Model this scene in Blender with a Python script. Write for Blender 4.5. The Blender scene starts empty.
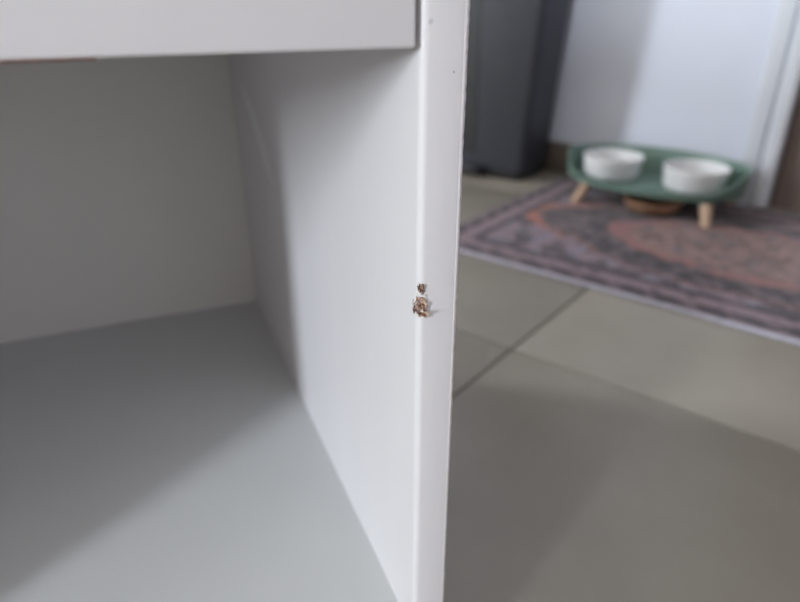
import bpy, bmesh, math, random
from mathutils import Vector, Matrix, noise
random.seed(7)
R = math.radians
scene = bpy.context.scene
C = scene.collection

# ------------------------------------------------------------------ camera
# world axes follow the room: +Y runs to the far wall, floor at z = 0
cam_d = bpy.data.cameras.new('camera'); cam = bpy.data.objects.new('camera', cam_d); C.objects.link(cam)
cam.location = (0, 0, .38)
cam.rotation_euler = (R(90 - 25.94), 0, R(38.3))
cam_d.sensor_width = 36; cam_d.lens = 28.125
cam_d.clip_start = .01
cam_d.dof.use_dof = True
cam_d.dof.focus_distance = .247
cam_d.dof.aperture_fstop = 6.4
scene.camera = cam

# ------------------------------------------------------------------ daylight
w = bpy.data.worlds.new('overcast_sky'); scene.world = w; w.use_nodes = True
bg = w.node_tree.nodes['Background']
bg.inputs[0].default_value = (.80, .90, 1.0, 1)
bg.inputs[1].default_value = 0.6

ROOM = dict(x0=-3.0, x1=2.6, y0=-4.4, y1=1.408, h=2.5)
def window_light(loc, rot, sx, sy, watts, col):
    l = bpy.data.lights.new('window_daylight', 'AREA'); l.shape = 'RECTANGLE'; l.size = sx; l.size_y = sy
    l.energy = watts; l.color = col
    o = bpy.data.objects.new('window_daylight', l); C.objects.link(o); o.location = loc; o.rotation_euler = rot
# (centre along the wall, width, z0, z1)
WIN_BACK = (-.12, .48, .72, 2.15)     # window in the wall behind the camera
WIN_LEFT = (-.72, .50, .30, 2.0)     # window in the left wall
window_light((WIN_BACK[0], ROOM['y0'] - .09, (WIN_BACK[2] + WIN_BACK[3]) / 2), (R(90), 0, 0), WIN_BACK[1], WIN_BACK[3] - WIN_BACK[2], 168, (.83, .92, 1.0))
window_light((ROOM['x0'] - .09, WIN_LEFT[0], (WIN_LEFT[2] + WIN_LEFT[3]) / 2), (R(90), 0, R(-90)), WIN_LEFT[1], WIN_LEFT[3] - WIN_LEFT[2], 105, (.87, .925, 1.0))

vs = scene.view_settings
vs.view_transform = 'Standard'; vs.look = 'None'; vs.gamma = 1; vs.use_curve_mapping = False
vs.exposure = 0.30

# ------------------------------------------------------------------ helpers
def lin(r, g, b):
    f = lambda c: c / 12.92 if c <= .04045 else ((c + .055) / 1.055) ** 2.4
    return (f(r / 255), f(g / 255), f(b / 255), 1)

def new_mat(name):
    m = bpy.data.materials.new(name); m.use_nodes = True
    nt = m.node_tree
    return m, nt, nt.nodes['Principled BSDF']

class NT:
    """small helper for building math node graphs"""
    def __init__(s, nt): s.nt = nt
    def n(s, t, **k):
        x = s.nt.nodes.new(t)
        for a, b in k.items(): setattr(x, a, b)
        return x
    def put(s, sock, v):
        if isinstance(v, (int, float, tuple)): sock.default_value = v
        else: s.nt.links.new(v, sock)
    def m(s, op, a, b=0.0, c=0.0):
        x = s.n('ShaderNodeMath', operation=op)
        s.put(x.inputs[0], a); s.put(x.inputs[1], b); s.put(x.inputs[2], c)
        return x.outputs[0]
    def step(s, v, lo, hi):
        x = s.n('ShaderNodeMapRange', interpolation_type='SMOOTHSTEP'); x.clamp = True
        s.put(x.inputs[0], v); s.put(x.inputs[1], lo); s.put(x.inputs[2], hi)
        return x.outputs[0]
    def band(s, v, a, b, soft):
        return s.m('MULTIPLY', s.step(v, a - soft, a + soft), s.m('SUBTRACT', 1.0, s.step(v, b - soft, b + soft)))
    def mix(s, f, a, b):
        x = s.n('ShaderNodeMix', data_type='RGBA')
        s.put(x.inputs[0], f); s.put(x.inputs[6], a); s.put(x.inputs[7], b)
        return x.outputs[2]
    def noise(s, vec, scale, detail=3.0, rough=.55):
        x = s.n('ShaderNodeTexNoise'); s.put(x.inputs['Vector'], vec)
        x.inputs['Scale'].default_value = scale; x.inputs['Detail'].default_value = detail; x.inputs['Roughness'].default_value = rough
        return x.outputs[0]
    def voro(s, vec, scale):
        x = s.n('ShaderNodeTexVoronoi'); s.put(x.inputs['Vector'], vec); x.inputs['Scale'].default_value = scale
        return x.outputs[0]

def mottled(name, c1, c2, scale, rough=.5, bump=0.0, bump_scale=None, stretch=(1, 1, 1), metallic=0.0, detail=3.0, coat=0.0):
    m, nt, b = new_mat(name); g = NT(nt)
    tc = g.n('ShaderNodeTexCoord')
    mp = g.n('ShaderNodeMapping'); nt.links.new(tc.outputs['Object'], mp.inputs[0]); mp.inputs['Scale'].default_value = stretch
    v = mp.outputs[0]
    f = g.step(g.noise(v, scale, detail), .3, .7)
    nt.links.new(g.mix(f, c1, c2), b.inputs['Base Color'])
    b.inputs['Roughness'].default_value = rough
    b.inputs['Metallic'].default_value = metallic
    b.inputs['Coat Weight'].default_value = coat
    if bump:
        bn = g.n('ShaderNodeBump'); bn.inputs['Strength'].default_value = bump; bn.inputs['Distance'].default_value = .002
        nt.links.new(g.noise(v, bump_scale or scale * 4, 4), bn.inputs['Height'])
        nt.links.new(bn.outputs[0], b.inputs['Normal'])
    return m

M = {}
M['paint'] = mottled('white_lacquer', lin(235, 232, 234), lin(231, 228, 230), 9, .45, .04, 160, (1, 1, .12))
M['hdf'] = mottled('warm_white_back_board', lin(233, 233, 227), lin(228, 228, 222), 6, .55, .04, 120)
M['melamine'] = mottled('grey_white_melamine', lin(218, 219, 219), lin(213, 214, 214), 6, .45, .03, 120)
M['edge_band'] = mottled('white_edge_band', lin(242, 237, 238), lin(234, 229, 230), 120, .35, .25, 700)
M['board'] = mottled('raw_chipboard', lin(104, 72, 60), lin(228, 202, 190), 700, .9, .6, 2200, detail=4)
M['splinter_dark'] = mottled('raw_wood_dark', lin(84, 56, 40), lin(140, 102, 76), 1200, .9)
M['splinter_light'] = mottled('raw_wood_light', lin(190, 150, 122), lin(232, 205, 184), 1200, .9)
M['flake'] = mottled('paint_flake_white', lin(240, 238, 236), lin(228, 222, 218), 800, .5)
M['raw_edge'] = mottled('raw_edge_strip', lin(140, 92, 78), lin(104, 72, 62), 300, .8)
M['pale_streak'] = mottled('near_white_streak', lin(250, 250, 250), lin(244, 244, 244), 60, .3)
M['smudge'] = mottled('faint_smudge', lin(216, 213, 215), lin(210, 207, 209), 900, .6)
M['speck'] = mottled('grey_speck', lin(120, 112, 110), lin(90, 84, 84), 900, .7)
M['wall'] = mottled('white_wall_paint', lin(216, 221, 235), lin(210, 215, 229), 3, .75, .05, 90)
M['wall_warm'] = mottled('cream_wall_paint', lin(218, 206, 178), lin(212, 200, 172), 3, .8)
M['wall_lilac'] = mottled('lilac_wall_paint', lin(198, 187, 190), lin(192, 181, 184), 3, .8)
M['ceiling'] = mottled('white_ceiling_paint', lin(234, 229, 222), lin(228, 223, 216), 3, .8)
M['tile'] = mottled('greige_floor_tile', lin(141, 134, 123), lin(130, 123, 112), 5, .42, .04, 60, detail=5)
M['grout'] = mottled('grey_grout', lin(112, 106, 100), lin(102, 97, 92), 60, .9)
M['skirt'] = mottled('brown_tile_skirting', lin(112, 101, 92), lin(98, 88, 80), 8, .5)
M['trim'] = mottled('white_gloss_trim', lin(222, 226, 234), lin(216, 220, 228), 6, .3)
M['door'] = mottled('dark_brown_door', lin(118, 102, 95), lin(98, 84, 78), 6, .5, .1, 40, (6, 6, .6))
M['bin'] = mottled('anthracite_bin_plastic', lin(50, 52, 61), lin(45, 47, 56), 30, .36, .06, 500)
M['bin_black'] = mottled('black_bin_plastic', lin(34, 34, 38), lin(28, 28, 32), 30, .45)
M['bin_metal'] = mottled('bin_pedal_grey', lin(96, 96, 102), lin(84, 84, 90), 40, .35, metallic=.4)
M['green'] = mottled('sage_green_metal', lin(112, 136, 126), lin(104, 128, 118), 14, .4)
M['bowl'] = mottled('white_glazed_ceramic', lin(224, 225, 227), lin(217, 217, 219), 12, .22)
M['leg'] = mottled('light_beech_wood', lin(186, 158, 134), lin(168, 140, 116), 30, .55, .1, 120, (4, 4, .5))
M['dish'] = mottled('brown_wood_dish', lin(164, 130, 106), lin(140, 108, 86), 18, .5, stretch=(6, 1, 1))
M['binding'] = mottled('pale_rug_binding', lin(172, 170, 180), lin(154, 151, 162), 90, .95)

def mesh_obj(name, bm, mat, parent=None, smooth=True, angle=40):
    me = bpy.data.meshes.new(name); bmesh.ops.recalc_face_normals(bm, faces=bm.faces[:]); bm.to_mesh(me); bm.free()
    if mat: me.materials.append(M[mat])
    if smooth:
        for p in me.polygons: p.use_smooth = True
        try: me.set_sharp_from_angle(angle=R(angle))
        except Exception: pass
    o = bpy.data.objects.new(name, me); C.objects.link(o)
    if parent: o.parent = parent
    return o

def empty(name, loc, rz=0, parent=None):
    o = bpy.data.objects.new(name, None); C.objects.link(o); o.location = loc; o.rotation_euler = (0, 0, rz)
    o.empty_display_size = .05
    if parent: o.parent = parent
    return o

def tag(o, label, cat, group=None):
    o['label'] = label; o['category'] = cat
    if group: o['group'] = group
    return o

def struct(o, label=None):
    o['kind'] = 'structure'
    if label: o['label'] = label
    return o

def box(bm, lo, hi, bev=0.0, seg=2, sel=None):
    r = bmesh.ops.create_cube(bm, size=1)
    vs_ = r['verts']
    for v in vs_:
        v.co = Vector([lo[i] + (v.co[i] + .5) * (hi[i] - lo[i]) for i in range(3)])
    if bev:
        es = set(e for v in vs_ for e in v.link_edges)
        if sel: es = [e for e in es if sel(e)]
        bmesh.ops.bevel(bm, geom=list(es), offset=bev, segments=seg, profile=.5, affect='EDGES')
    return bm

def boxo(name, lo, hi, mat, parent=None, bev=0.0, seg=2, sel=None):
    bm = bmesh.new(); box(bm, lo, hi, bev, seg, sel)
    return mesh_obj(name, bm, mat, parent)

def lathe(bm, prof, n=48, sx=1.0, sy=1.0, cx=0.0, cy=0.0):
    rings = []
    for (r, z) in prof:
        if r < 1e-6: rings.append([bm.verts.new((cx, cy, z))])
        else: rings.append([bm.verts.new((cx + sx * r * math.cos(2 * math.pi * k / n), cy + sy * r * math.sin(2 * math.pi * k / n), z)) for k in range(n)])
    for a, b in zip(rings, rings[1:]):
        for k in range(n):
            k2 = (k + 1) % n
            if len(a) == 1 and len(b) == 1: continue
            if len(a) == 1: bm.faces.new((a[0], b[k], b[k2]))
            elif len(b) == 1: bm.faces.new((a[k], b[0], a[k2]))
            else: bm.faces.new((a[k], b[k], b[k2], a[k2]))

def cone_bar(bm, p0, p1, r0, r1, n=16, cap=True):
    p0, p1 = Vector(p0), Vector(p1); d = (p1 - p0).normalized()
    u = d.orthogonal().normalized(); v = d.cross(u)
    A = [bm.verts.new(p0 + r0 * (u * math.cos(2 * math.pi * k / n) + v * math.sin(2 * math.pi * k / n))) for k in range(n)]
    B = [bm.verts.new(p1 + r1 * (u * math.cos(2 * math.pi * k / n) + v * math.sin(2 * math.pi * k / n))) for k in range(n)]
    for k in range(n): bm.faces.new((A[k], A[(k + 1) % n], B[(k + 1) % n], B[k]))
    if cap: bm.faces.new(A[::-1]); bm.faces.new(B)

def rrect(hx, hy, r, n=8):
    """rounded rectangle outline, counter-clockwise"""
    pts = []
    for (sx, sy, a0) in ((1, 1, 0), (-1, 1, 90), (-1, -1, 180), (1, -1, 270)):
        for k in range(n + 1):
            a = R(a0 + 90 * k / n)
            pts.append((sx * (hx - r) + r * math.cos(a), sy * (hy - r) + r * math.sin(a)))
    return pts

def loft(bm, rings, cap=True):
    vv = [[bm.verts.new(p) for p in ring] for ring in rings]
    n = len(vv[0])
    for a, b in zip(vv, vv[1:]):
        for k in range(n): bm.faces.new((a[k], a[(k + 1) % n], b[(k + 1) % n], b[k]))
    if cap: bm.faces.new(vv[0][::-1]); bm.faces.new(vv[-1])

# ------------------------------------------------------------------ room shell
x0, x1, y0, y1, h = ROOM['x0'], ROOM['x1'], ROOM['y0'], ROOM['y1'], ROOM['h']
T = .12
fl = struct(boxo('floor', (x0, y0, -.06), (x1, y1 + .6, -.003), 'grout'), 'greige stone-look tiled floor with grey grout')
TS = .6; GX, GY = -.297, .593; JX, JY = .0032, .002
bm = bmesh.new(); box(bm, (-TS / 2 + JX / 2, -TS / 2 + JY / 2, -.012), (TS / 2 - JX / 2, TS / 2 - JY / 2, 0), .0012, 2)
tile_src = mesh_obj('floor_tile', bm, 'tile', fl)
tile_me = tile_src.data
first = True
tile_cuts = {}
for i in range(-6, 7):
    for j in range(-10, 4):
        ax, bx = GX + i * TS, GX + (i + 1) * TS
        ay, by = GY + j * TS, GY + (j + 1) * TS
        ax2, bx2, ay2, by2 = max(ax, x0), min(bx, x1), max(ay, y0), min(by, y1 + .6)
        if bx2 - ax2 < .02 or by2 - ay2 < .02: continue
        if (ax2, bx2, ay2, by2) == (ax, bx, ay, by):
            if first: o = tile_src; first = False
            else: o = tile_src.copy(); C.objects.link(o); o.parent = fl
            o.location = ((ax + bx) / 2, (ay + by) / 2, 0)
        else:
            hx, hy = (bx2 - ax2 - JX) / 2, (by2 - ay2 - JY) / 2
            key = (round(hx, 3), round(hy, 3))
            if key not in tile_cuts:
                o = boxo('floor_tile', (-hx, -hy, -.012), (hx, hy, 0), 'tile', fl, .0012); tile_cuts[key] = o
            else:
                o = tile_cuts[key].copy(); C.objects.link(o); o.parent = fl
            o.location = ((ax2 + bx2) / 2, (ay2 + by2) / 2, 0)

struct(boxo('ceiling', (x0 - T, y0 - T, h), (x1 + T, y1 + T, h + .1), 'ceiling'), 'plain white ceiling')

def wall_with_hole(name, axis, pos, thick, a0, a1, hole, label, mat='wall'):
    """one wall slab with a rectangular opening; axis 'x' = wall plane of constant x"""
    ha, hb, hz0, hz1 = hole
    bm = bmesh.new()
    def b(u0, u1, z0_, z1_):
        if u1 - u0 < 1e-4 or z1_ - z0_ < 1e-4: return
        lo, hi = min(pos, pos + thick), max(pos, pos + thick)
        if axis == 'x': box(bm, (lo, u0, z0_), (hi, u1, z1_))
        else: box(bm, (u0, lo, z0_), (u1, hi, z1_))
    b(a0, ha, 0, h); b(hb, a1, 0, h); b(ha, hb, 0, hz0); b(ha, hb, hz1, h)
    return struct(mesh_obj(name, bm, mat, smooth=False), label)

DX0, DX1, DH = -.172, .63, 2.02
wall_with_hole('wall_far', 'y', y1, T, x0 - T, x1 + T, (DX0, DX1, 0, DH), 'white painted wall behind the pet feeder, with a doorway')
wb = WIN_BACK; wl = WIN_LEFT
wall_with_hole('wall_back', 'y', y0, -T, x0 - T, x1 + T, (wb[0] - wb[1] / 2, wb[0] + wb[1] / 2, wb[2], wb[3]), 'cream wall with a window', 'wall_warm')
wall_with_hole('wall_left', 'x', x0, -T, y0, y1, (wl[0] - wl[1] / 2, wl[0] + wl[1] / 2, wl[2], wl[3]), 'cream wall with a window', 'wall_warm')
struct(boxo('wall_right', (x1, y0, 0), (x1 + T, y1, h), 'wall_lilac'), 'plain pale lilac wall')

def window(name, axis, pos, c, wdt, z0_, z1_, label):
    e = struct(empty(name, (0, 0, 0)), label)
    def b(nm, u0, u1, a, bb, d=.03):
        lo = (pos - d / 2, u0, a) if axis == 'x' else (u0, pos - d / 2, a)
        hi = (pos + d / 2, u1, bb) if axis == 'x' else (u1, pos + d / 2, bb)
        boxo(nm, lo, hi, 'trim', e, .003)
    f_ = .05
    b('window_frame', c - wdt / 2, c - wdt / 2 + f_, z0_, z1_); b('window_frame', c + wdt / 2 - f_, c + wdt / 2, z0_, z1_)
    b('window_frame', c - wdt / 2 + f_, c + wdt / 2 - f_, z0_, z0_ + f_); b('window_frame', c - wdt / 2 + f_, c + wdt / 2 - f_, z1_ - f_, z1_)
window('window_1', 'x', x0 - .05, *WIN_LEFT, 'white framed window')
window('window_2', 'y', y0 - .05, *WIN_BACK, 'white framed window in the back wall')

# skirting along the far wall: short tile pieces
bb = empty('baseboard_far', (0, 0, 0)); struct(bb, 'brown tile skirting along the white wall')
xx = -.237
while xx > x0 + .02:
    xa = max(xx - .45, x0)
    boxo('skirting_tile', (xa + .001, y1 - .009, .001), (xx - .001, y1, .072), 'skirt', bb, .0015)
    xx -= .45

# door casing (two steps and a bead) and the brown leaf
def casing(name, xa, xb, inner):
    e = empty(name, (0, 0, 0)); struct(e, 'white moulded door casing')
    s = 1 if inner == 'r' else -1
    w_ = xb - xa
    if inner == 'r':
        boxo('casing_flat', (xa, y1 - .012, 0), (xa + w_ * .48, y1, DH + .06), 'trim', e, .002)
        boxo('casing_bead', (xa + w_ * .54, y1 - .02, 0), (xb, y1, DH + .06), 'trim', e, .006, 3)
    else:
        boxo('casing_flat', (xb - w_ * .48, y1 - .012, 0), (xb, y1, DH + .06), 'trim', e, .002)
        boxo('casing_bead', (xa, y1 - .02, 0), (xb - w_ * .54, y1, DH + .06), 'trim', e, .006, 3)
casing('trim_1', DX0 - .064, DX0, 'r'); casing('trim_2', DX1, DX1 + .064, 'l')
struct(boxo('trim_3', (DX0, y1 - .015, DH), (DX1, y1, DH + .06), 'trim', None, .003), 'white door casing head')
dr = empty('door_1', (0, 0, 0)); struct(dr, 'dark brown panelled door leaf')
boxo('door_leaf', (DX0 + .002, y1 + .004, .001), (DX1 - .002, y1 + .044, DH - .002), 'door', dr, .002)
for (za, zb) in ((.18, .92), (1.05, 1.85)):
    boxo('door_panel', (DX0 + .12, y1 - .002, za), (DX1 - .12, y1 + .005, zb), 'door', dr, .003)
bm = bmesh.new(); cone_bar(bm, (DX1 - .06, y1 + .006, 1.0), (DX1 - .06, y1 - .045, 1.0), .009, .009); cone_bar(bm, (DX1 - .06, y1 - .04, 1.0), (DX1 - .18, y1 - .04, 1.0), .009, .008)
mesh_obj('door_handle', bm, 'bin_metal', dr)

# ------------------------------------------------------------------ rug
RX0, RX1, RY0, RY1 = -.592, .312, .815, 1.372
rcx, rcy, rhx, rhy = (RX0 + RX1) / 2, (RY0 + RY1) / 2, (RX1 - RX0) / 2, (RY1 - RY0) / 2
def rug_material():
    m, nt, b = new_mat('persian_rug_pile'); g = NT(nt)
    tc = g.n('ShaderNodeTexCoord'); ov = tc.outputs['Object']
    # gentle wobble of the drawing
    nz = g.n('ShaderNodeTexNoise'); nt.links.new(ov, nz.inputs['Vector']); nz.inputs['Scale'].default_value = 26; nz.inputs['Detail'].default_value = 2
    sub = g.n('ShaderNodeVectorMath', operation='SUBTRACT'); nt.links.new(nz.outputs['Color'], sub.inputs[0]); sub.inputs[1].default_value = (.5, .5, .5)
    sc = g.n('ShaderNodeVectorMath', operation='SCALE'); nt.links.new(sub.outputs[0], sc.inputs[0]); sc.inputs['Scale'].default_value = .05
    ad = g.n('ShaderNodeVectorMath', operation='ADD'); nt.links.new(ov, ad.inputs[0]); nt.links.new(sc.outputs[0], ad.inputs[1])
    sp = g.n('ShaderNodeSeparateXYZ'); nt.links.new(ad.outputs[0], sp.inputs[0])
    sq = g.n('ShaderNodeSeparateXYZ'); nt.links.new(ov, sq.inputs[0])
    ax, ay = g.m('ABSOLUTE', sp.outputs[0]), g.m('ABSOLUTE', sp.outputs[1])
    bx, by = g.m('ABSOLUTE', sq.outputs[0]), g.m('ABSOLUTE', sq.outputs[1])
    e = g.m('MINIMUM', g.m('SUBTRACT', rhx, bx), g.m('SUBTRACT', rhy, by))
    dark, dark2 = lin(34, 26, 34), lin(52, 40, 46)
    mauve, lilac, pink, rose, orange, slate, umber = lin(124, 103, 110), lin(116, 109, 126), lin(136, 106, 103), lin(132, 86, 84), lin(154, 90, 76), lin(84, 82, 92), lin(98, 74, 68)
    n1 = g.step(g.noise(ov, 24, 4, .6), .42, .60)
    n2 = g.step(g.noise(ov, 62, 3, .6), .42, .58)
    n3 = g.step(g.noise(ov, 32, 4, .65), .46, .56)
    v1 = g.voro(ov, 22)
    v2 = g.voro(ov, 40)
    # inner field: brown and plum sprigs
    field = g.mix(n1, dark, umber)
    field = g.mix(g.m('MULTIPLY', n2, .45), field, mauve)
    med = g.m('ADD', g.m('POWER', g.m('DIVIDE', ax, .24), 1.7), g.m('POWER', g.m('DIVIDE', ay, .132), 1.7))
    medin = g.mix(n2, pink, umber)
    medin = g.mix(g.step(med, .55, .85), medin, rose)
    medin = g.mix(g.m('MULTIPLY', g.m('SUBTRACT', 1.0, g.step(v1, .16, .36)), .8), medin, slate)
    col = g.mix(g.band(med, .98, 1.75, .08), field, g.mix(g.m('MULTIPLY', n3, .5), dark, mauve))
    col = g.mix(g.m('SUBTRACT', 1.0, g.step(med, .92, 1.0)), col, medin)
    # spandrels beyond a curved orange line
    cor = g.m('ADD', g.m('POWER', g.m('DIVIDE', ax, .385), 1.6), g.m('POWER', g.m('DIVIDE', ay, .185), 1.6))
    span = g.mix(n1, mauve, lilac)
    span = g.mix(g.m('MULTIPLY', n3, .9), span, dark2)
    col = g.mix(g.step(cor, 1.0, 1.05), col, span)
    oline = g.m('MULTIPLY', g.band(cor, .96, 1.06, .02), g.m('ADD', .2, g.m('MULTIPLY', .8, g.step(ax, .24, .34))))
    col = g.mix(oline, col, orange)
    # borders
    wx = g.m('SINE', g.m('MULTIPLY', g.m('ADD', sq.outputs[0], sq.outputs[1]), 118.0))
    dash = g.step(g.m('ADD', wx, g.m('MULTIPLY', n2, .8)), -.45, .2)
    bord = g.mix(n2, mauve, lin(124, 100, 108))
    bord = g.mix(g.m('MULTIPLY', g.m('SUBTRACT', 1.0, g.step(v2, .2, .42)), .7), bord, dark2)
    col = g.mix(g.m('SUBTRACT', 1.0, g.step(e, .056, .064)), col, bord)
    col = g.mix(g.m('MULTIPLY', g.band(e, .056, .070, .003), g.m('SUBTRACT', 1.0, g.m('MULTIPLY', n3, .35))), col, dark)
    col = g.mix(g.m('MULTIPLY', g.band(e, .010, .032, .003), g.m('ADD', .45, g.m('MULTIPLY', dash, .55))), col, dark)
    # wear
    wear = g.m('MULTIPLY', g.step(g.noise(ov, 9, 4, .65), .45, .75), .25)
    col = g.mix(wear, col, lin(118, 104, 108))
    nt.links.new(col, b.inputs['Base Color']); b.inputs['Roughness'].default_value = .95
    b.inputs['Sheen Weight'].default_value = .15
    bn = g.n('ShaderNodeBump'); bn.inputs['Strength'].default_value = .4; bn.inputs['Distance'].default_value = .002
    nt.links.new(g.noise(ov, 420, 2), bn.inputs['Height']); nt.links.new(bn.outputs[0], b.inputs['Normal'])
    return m
M['rug'] = rug_material()
rug = tag(empty('rug', (rcx, rcy, 0)), 'faded Persian style rug with pink medallion under the pet feeder', 'rug')
def wave_slab(bm, hx, hy, z0_, z1_, nx, ny):
    top = [[bm.verts.new((-hx + 2 * hx * i / nx, -hy + 2 * hy * j / ny, z1_ + .0004 * noise.noise(Vector((i * .35, j * .35, 2))))) for j in range(ny + 1)] for i in range(nx + 1)]
    for i in range(nx):
        for j in range(ny): bm.faces.new((top[i][j], top[i + 1][j], top[i + 1][j + 1], top[i][j + 1]))
    ring = [top[i][0] for i in range(nx + 1)] + [top[nx][j] for j in range(1, ny + 1)] + [top[i][ny] for i in range(nx - 1, -1, -1)] + [top[0][j] for j in range(ny - 1, 0, -1)]
    low = [bm.verts.new((v.co.x, v.co.y, z0_)) for v in ring]
    n = len(ring)
    for k in range(n): bm.faces.new((ring[k], ring[(k + 1) % n], low[(k + 1) % n], low[k]))
    bm.faces.new(low)
bm = bmesh.new(); wave_slab(bm, rhx - .006, rhy - .006, .0005, .0062, 60, 36)
mesh_obj('pile', bm, 'rug', rug)
for (lo, hi) in (((-rhx, -rhy, .0003), (rhx, -rhy + .006, .006)), ((-rhx, rhy - .006, .0003), (rhx, rhy, .006))):
    boxo('edge_binding', lo, hi, 'binding', rug, .002)
for (lo, hi) in (((-rhx, -rhy + .006, .0003), (-rhx + .0065, rhy - .006, .0055)), ((rhx - .0065, -rhy + .006, .0003), (rhx, rhy - .006, .0055))):
    boxo('side_binding', lo, hi, 'rug', rug, .002)

# ------------------------------------------------------------------ pet feeder
SX, SY, RUGZ = -.368, 1.275, .0072
st = tag(empty('pet_feeder_stand', (SX, SY, RUGZ)), 'sage green oval pet feeder tray on short splayed wooden legs', 'pet feeder')
a_, b_ = .174, .102
zb = .035
bm = bmesh.new()
# the wall is low at the front, where the animal eats, and high round the back
def oval(off, t, base=0.0):
    pts = []
    for k in range(72):
        th = 2 * math.pi * k / 72
        q = max(0.0, min(1.0, (math.sin(th) + .80) / .75)); q = q * q * (3 - 2 * q)
        top = zb + .013 + q * .041
        pts.append(((a_ + off) * math.cos(th), (b_ + off) * math.sin(th), zb + base + t * (top - zb)))
    return pts
rings = [oval(-.012, 0), oval(-.005, 0, .002), oval(-.002, .2), oval(-.0005, .93), oval(.001, .97), oval(-.0005, 1.0), oval(-.003, .97), oval(-.004, .92), oval(-.006, .3, .002), oval(-.010, 0, .005)]
loft(bm, rings)
mesh_obj('tray', bm, 'green', st, angle=60)
LX = .010
for sx in (-1, 1):
    for sy in (-1, 1):
        bm = bmesh.new()
        cone_bar(bm, (LX + sx * .112, sy * .062, zb + .001), (LX + sx * .125, sy * .088, 0), .0115, .0085, 20)
        ax_ = Vector((LX + sx * .125, sy * .088, 0)) - Vector((LX + sx * .112, sy * .062, zb + .001))
        for v in bm.verts:                       # cut both ends level
            zz_ = 0.0 if v.co.z < zb / 2 else zb + .001
            v.co += ax_ * ((zz_ - v.co.z) / ax_.z)
        mesh_obj('leg', bm, 'leg', st)
        bm = bmesh.new(); lathe(bm, [(0, zb - .003), (.014, zb - .003), (.014, zb + .001), (0, zb + .001)], 20, cx=LX + sx * .112, cy=sy * .062)
        mesh_obj('leg_mount', bm, 'green', st)

def bowl(x, y, label):
    o_prof = [(0, .0), (.049, .0), (.053, .002), (.0555, .008), (.0585, .037), (.0595, .0415), (.0585, .043), (.0562, .0415), (.0525, .014), (.047, .007), (0, .006)]
    bm = bmesh.new(); lathe(bm, o_prof, 64)
    o = mesh_obj('pet_bowl', bm, 'bowl', None, angle=50); o.location = (x, y, RUGZ + zb + .0055)
    return tag(o, label, 'bowl', 'bowls in the pet feeder')
bowl(-.45, SY, 'white ceramic bowl in the green tray, on the side near the dark bin')
bowl(-.288, SY, 'white ceramic bowl in the green tray, on the side near the door casing')

bm = bmesh.new(); lathe(bm, [(0, 0), (.038, 0), (.046, .004), (.056, .023), (.057, .026), (.0545, .026), (.044, .008), (.036, .0045), (0, .004)], 48)
dish = mesh_obj('wooden_dish', bm, 'dish'); dish.location = (-.342, 1.222, RUGZ)
tag(dish, 'round brown wooden dish on the rug beneath the green feeder', 'dish')

# ------------------------------------------------------------------ dark bin
bn_ = tag(empty('waste_bin', (-.775, 1.328, 0)), 'tall anthracite plastic waste bin against the white wall', 'bin')
hx, hy = .128, .062
def brings(prof, r):
    out = []
    for (z, k) in prof:
        out.append([(p[0], p[1], z) for p in rrect(hx * k + .0, hy + (k - 1) * hx * .3, r, 8)])
    return out
bm = bmesh.new(); loft(bm, brings([(.022, .99), (.03, 1.0), (.52, 1.21), (.53, 1.21)], .018)); mesh_obj('body', bm, 'bin', bn_)
bm = bmesh.new(); loft(bm, brings([(0, .93), (.004, .96), (.022, .975)], .018)); mesh_obj('base', bm, 'bin_black', bn_)
bm = bmesh.new(); loft(bm, brings([(.532, 1.19), (.535, 1.23), (.57, 1.23), (.59, 1.19), (.597, 1.04)], .018)); mesh_obj('lid', bm, 'bin_black', bn_)
bm = bmesh.new(); fr = []
for (z, k) in ((.05, 1.003), (.50, 1.20)):
    yf = -(hy + (k - 1) * hx * .3)
    fr.append([(-.100, yf + .004, z), (.000, yf + .004, z), (.000, yf - .0015, z), (-.100, yf - .0015, z)])
loft(bm, fr); mesh_obj('dark_front_strip', bm, 'bin_black', bn_)  # darker strip down the front face, left of centre
pd = boxo('pedal', (-.06, -hy - .035, .008), (.03, -hy + .004, .02), 'bin_black', bn_, .004)
boxo('pedal_pad', (-.05, -hy - .033, .0195), (.02, -hy - .012, .023), 'bin_metal', pd, .0015)

# ------------------------------------------------------------------ cabinet
# local axes: origin on the floor under the inner front edge of the right-hand side panel,
# +x along the front to the right, +y into the cabinet
CW, CD, PT = .372, .438, .018      # opening width, depth to the back panel, panel thickness
ZF = .38 - .3035                    # top of the bottom board
ZD = .38 - .0152                    # lower edge of the drawer front
ZT = .56
cab = tag(empty('bedside_cabinet', (-.1314, .1778, 0), R(38.3 + 22.5)), 'white lacquered cabinet with an open compartment and a chipped front edge', 'cabinet')
vert_front = lambda e: abs(e.verts[0].co.y) < 1e-5 and abs(e.verts[1].co.y) < 1e-5 and abs(e.verts[0].co.z - e.verts[1].co.z) > .1
def side_panel(xa, xb):
    bm = bmesh.new(); box(bm, (xa, 0, 0), (xb, CD + .006, ZT - PT), .003, 5, vert_front)
    return mesh_obj('side_panel', bm, 'paint', cab, angle=60)
sp_r = side_panel(0, PT)
sp_l = side_panel(-CW - PT, -CW)
front_low = lambda e: abs(e.verts[0].co.y - .001) < 1e-5 and abs(e.verts[1].co.y - .001) < 1e-5
boxo('bottom_panel', (-CW, .001, ZF - PT), (0, CD, ZF), 'melamine', cab, .0015, 3, lambda e: e.verts[0].co.y < .01 and e.verts[1].co.y < .01)
boxo('plinth', (-CW, .03, 0), (0, .046, ZF - PT), 'paint', cab)
boxo('back_panel', (-CW, CD, 0), (0, CD + .006, ZT - PT), 'hdf', cab)
boxo('top_panel', (-CW - PT - .004, -.006, ZT - PT), (PT + .004, CD + .008, ZT), 'paint', cab, .002, 3)
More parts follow.
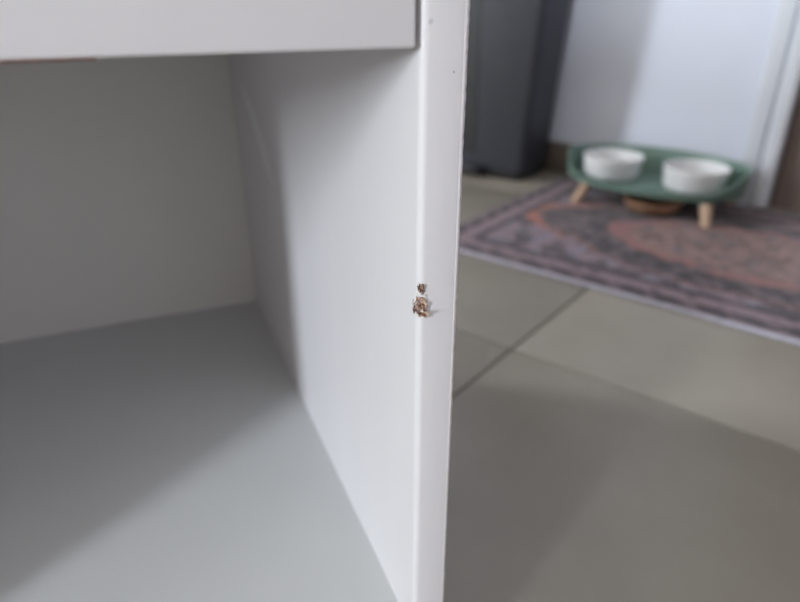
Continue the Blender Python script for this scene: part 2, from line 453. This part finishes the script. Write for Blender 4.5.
# drawer
dw = empty('drawer', (0, 0, 0), 0, cab)
boxo('drawer_front', (-CW + .0010, -.0004, ZD), (-.0019, .0180, ZT - PT - .003), 'paint', dw, .0014, 4)
boxo('drawer_side', (-CW + .014, .0185, ZD + .012), (-CW + .026, CD - .03, ZT - .06), 'paint', dw)
boxo('drawer_side', (-.026, .0185, ZD + .012), (-.014, CD - .03, ZT - .06), 'paint', dw)
boxo('drawer_back', (-CW + .026, CD - .042, ZD + .012), (-.026, CD - .03, ZT - .06), 'paint', dw)
boxo('drawer_bottom', (-CW + .026, .0185, ZD + .014), (-.026, CD - .042, ZD + .02), 'paint', dw)
re = boxo('raw_edge', (-.20, .0004, ZD - .0005), (-.098, .004, ZD + .0006), 'raw_edge', dw, .0003)
re['label'] = 'reddish brown raw strip where the lacquer is missing'
# runners so that the drawer hangs in the carcass
boxo('drawer_runner', (-CW, .03, ZD + .02), (-CW + .014, CD - .03, ZD + .032), 'bin_metal', cab)
boxo('drawer_runner', (-.014, .03, ZD + .02), (0, CD - .03, ZD + .032), 'bin_metal', cab)

# rough edge band; its paler raised ridge puts a highlight on the outer corner
def rough_band():
    bm = bmesh.new(); n = 260; prev = None
    for k in range(n + 1):
        z = ZF * .2 + (ZT - PT - .004 - ZF * .2) * k / n
        q = .00022 * noise.noise(Vector((0, 0, z * 420))) + .00015 * noise.noise(Vector((3, 0, z * 1500)))
        cx_ = PT - .0030; cy_ = .0030
        ring = []
        for a in (-78, -68, -54, -36, -20):
            rr = .0030 + (.00038 + q if a not in (-78, -20) else -.0001)
            ring.append(bm.verts.new((cx_ + rr * math.cos(R(a)), cy_ + rr * math.sin(R(a)), z)))
        if prev:
            for i in range(4): bm.faces.new((prev[i], prev[i + 1], ring[i + 1], ring[i]))
        prev = ring
    o = mesh_obj('edge_band', bm, 'edge_band', sp_r, angle=80)
    o['label'] = 'slightly ragged edge band with a highlight put into its pale ridge'
rough_band()

# damage on the inner front corner -------------------------------------------------
r_, L_ = .003, .003 * math.pi / 2
def edge_pt(s, z, hgt=0.0):
    """point on the rounded corner: s < 0 on the inner side, s > 0 on the front face"""
    if s < -L_ / 2: p, n = Vector((0, r_ + (-L_ / 2 - s), z)), Vector((-1, 0, 0))
    elif s > L_ / 2: p, n = Vector((r_ + (s - L_ / 2), 0, z)), Vector((0, -1, 0))
    else:
        a = math.pi + (s + L_ / 2) / r_
        n = Vector((math.cos(a), math.sin(a), 0)); p = Vector((r_, r_, z)) + r_ * n
    return p + n * hgt
zc = .38 - .1085
dmg = random.Random(12)
def wound(name, sc_, zc_, ss, zz, peak, seed, fall=0.0, nu=26, nv=40):
    """rough patch of bare board bulging out of the torn lacquer"""
    bm = bmesh.new(); grid = {}
    for i in range(nu + 1):
        for j in range(nv + 1):
            u, v = -1 + 2 * i / nu, -1 + 2 * j / nv
            s, z = sc_ + u * ss * (1 - .28 * fall * v), zc_ + v * zz
            rad = math.hypot(u, v) + .28 * noise.noise(Vector((u * 2.2, v * 2.2, seed))) + .14 * noise.noise(Vector((u * 6, v * 6, seed + 4)))
            k = max(0.0, min(1.0, (.98 - rad) / .35)) * (1 - .38 * v) * fall + (1 - fall) * max(0.0, min(1.0, (.98 - rad) / .35))
            rough = noise.noise(Vector((s * 900, z * 500, seed + 9))) * .55 + noise.noise(Vector((s * 2500, z * 1300, seed + 2))) * .35
            hgt = -.0006 if k <= 0 else peak * k * (.55 + rough)
            grid[i, j] = bm.verts.new(edge_pt(s, z, hgt))
    for i in range(nu):
        for j in range(nv): bm.faces.new((grid[i, j], grid[i + 1, j], grid[i + 1, j + 1], grid[i, j + 1]))
    return mesh_obj(name, bm, 'board', sp_r, smooth=False)
o = wound('bare_board', .0005, zc - .0016, .0027, .0044, .0019, 3.1, 1.0); o['label'] = 'torn brown chipboard where the lacquer has broken off'
wound('bare_board', .0008, zc + .0058, .0015, .0023, .0012, 8.4)
wound('bare_board', .0012, zc - .0052, .0016, .0014, .0016, 5.5)

def shard(name, mat, s, z, ls, lz, th, lift, tilt):
    bm = bmesh.new()
    pts = []
    for (a, b, c) in ((-1, -1, 0), (1, -.8, 0), (.8, 1, 0), (-.7, .9, 0)):
        pts.append((a * ls / 2 * dmg.uniform(.7, 1.2), b * lz / 2 * dmg.uniform(.7, 1.2)))
    lo, hi = [], []
    for k, (a, b) in enumerate(pts):
        a2 = a * math.cos(tilt) - b * math.sin(tilt); b2 = a * math.sin(tilt) + b * math.cos(tilt)
        hh = lift * (1 if k in (1, 2) else .25)
        lo.append(bm.verts.new(edge_pt(s + a2, z + b2, hh - .0002))); hi.append(bm.verts.new(edge_pt(s + a2, z + b2, hh + th)))
    bm.faces.new(lo); bm.faces.new(hi[::-1])
    for k in range(4): bm.faces.new((lo[k], lo[(k + 1) % 4], hi[(k + 1) % 4], hi[k]))
    return mesh_obj(name, bm, mat, sp_r, smooth=False)
for k in range(20):
    t_ = dmg.random(); z = zc - .0058 + .0078 * t_; s = .0005 + dmg.uniform(-.0025, .0024) * (1 - .45 * t_)
    shard('splinter', dmg.choice(['splinter_dark', 'splinter_light', 'splinter_light', 'board']), s, z, dmg.uniform(.0005, .0011), dmg.uniform(.0012, .0028), .0003, dmg.uniform(.0006, .0010) + .0011 * (1 - t_), dmg.uniform(-.5, .5))
for k in range(5):
    shard('splinter', 'splinter_dark', .0006 + dmg.uniform(-.001, .001), zc + .0058 + dmg.uniform(-.0014, .0014), .0006, .0018, .0003, dmg.uniform(.0006, .0011), dmg.uniform(-.4, .4))
for (s, z, ls, lz, lift) in ((-.0004, zc + .0032, .0032, .0012, .0006), (.0014, zc + .0030, .0014, .0009, .0006), (-.0036, zc - .0014, .0008, .0030, .0005), (.0034, zc - .0006, .0007, .0018, .0008),
                            (.0008, zc - .0060, .0022, .0013, .0016), (.0028, zc - .0048, .0010, .0014, .0012), (-.0006, zc - .0010, .0008, .0012, .0018), (.0010, zc - .0030, .0008, .0010, .0020), (-.0006, zc + .0083, .0016, .0005, .0003)):
    shard('paint_flake', 'flake', s, z, ls, lz, .0003, lift, dmg.uniform(-.3, .3))
shard('splinter', 'splinter_light', .0020, zc - .0040, .0012, .0016, .0004, .0030, .2)
shard('splinter', 'splinter_dark', .0014, zc - .0046, .0010, .0013, .0004, .0024, -.3)
# two small blemishes on the front face
def speck(x, z, rx, rz, mat='speck'):
    bm = bmesh.new(); n = 12
    c = bm.verts.new((x, -.00012, z)); ring = [bm.verts.new((x + rx * math.cos(2 * math.pi * k / n) * dmg.uniform(.7, 1.2), .00002, z + rz * math.sin(2 * math.pi * k / n) * dmg.uniform(.7, 1.2))) for k in range(n)]
    for k in range(n): bm.faces.new((c, ring[k], ring[(k + 1) % n]))
    mesh_obj('speck', bm, mat, sp_r)
speck(.0122, .38 - .0230, .00026, .0005)
speck(.0033, .38 - .0072, .0009, .0011, 'smudge')

# pale streak, lighter than the lacquer, on the inside of the side panel
def pale_streak(pts):
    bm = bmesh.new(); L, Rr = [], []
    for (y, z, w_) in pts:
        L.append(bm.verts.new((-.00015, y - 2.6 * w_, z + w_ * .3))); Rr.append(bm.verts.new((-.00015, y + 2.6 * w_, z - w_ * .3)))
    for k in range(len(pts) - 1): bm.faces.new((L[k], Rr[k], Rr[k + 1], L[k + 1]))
    o = mesh_obj('streak_strip', bm, 'pale_streak', sp_r); o['label'] = 'pale streak'
pale_streak([(.378, .312, .0008), (.368, .305, .004), (.339, .294, .0055), (.307, .273, .005), (.287, .255, .003), (.278, .248, .0006)])
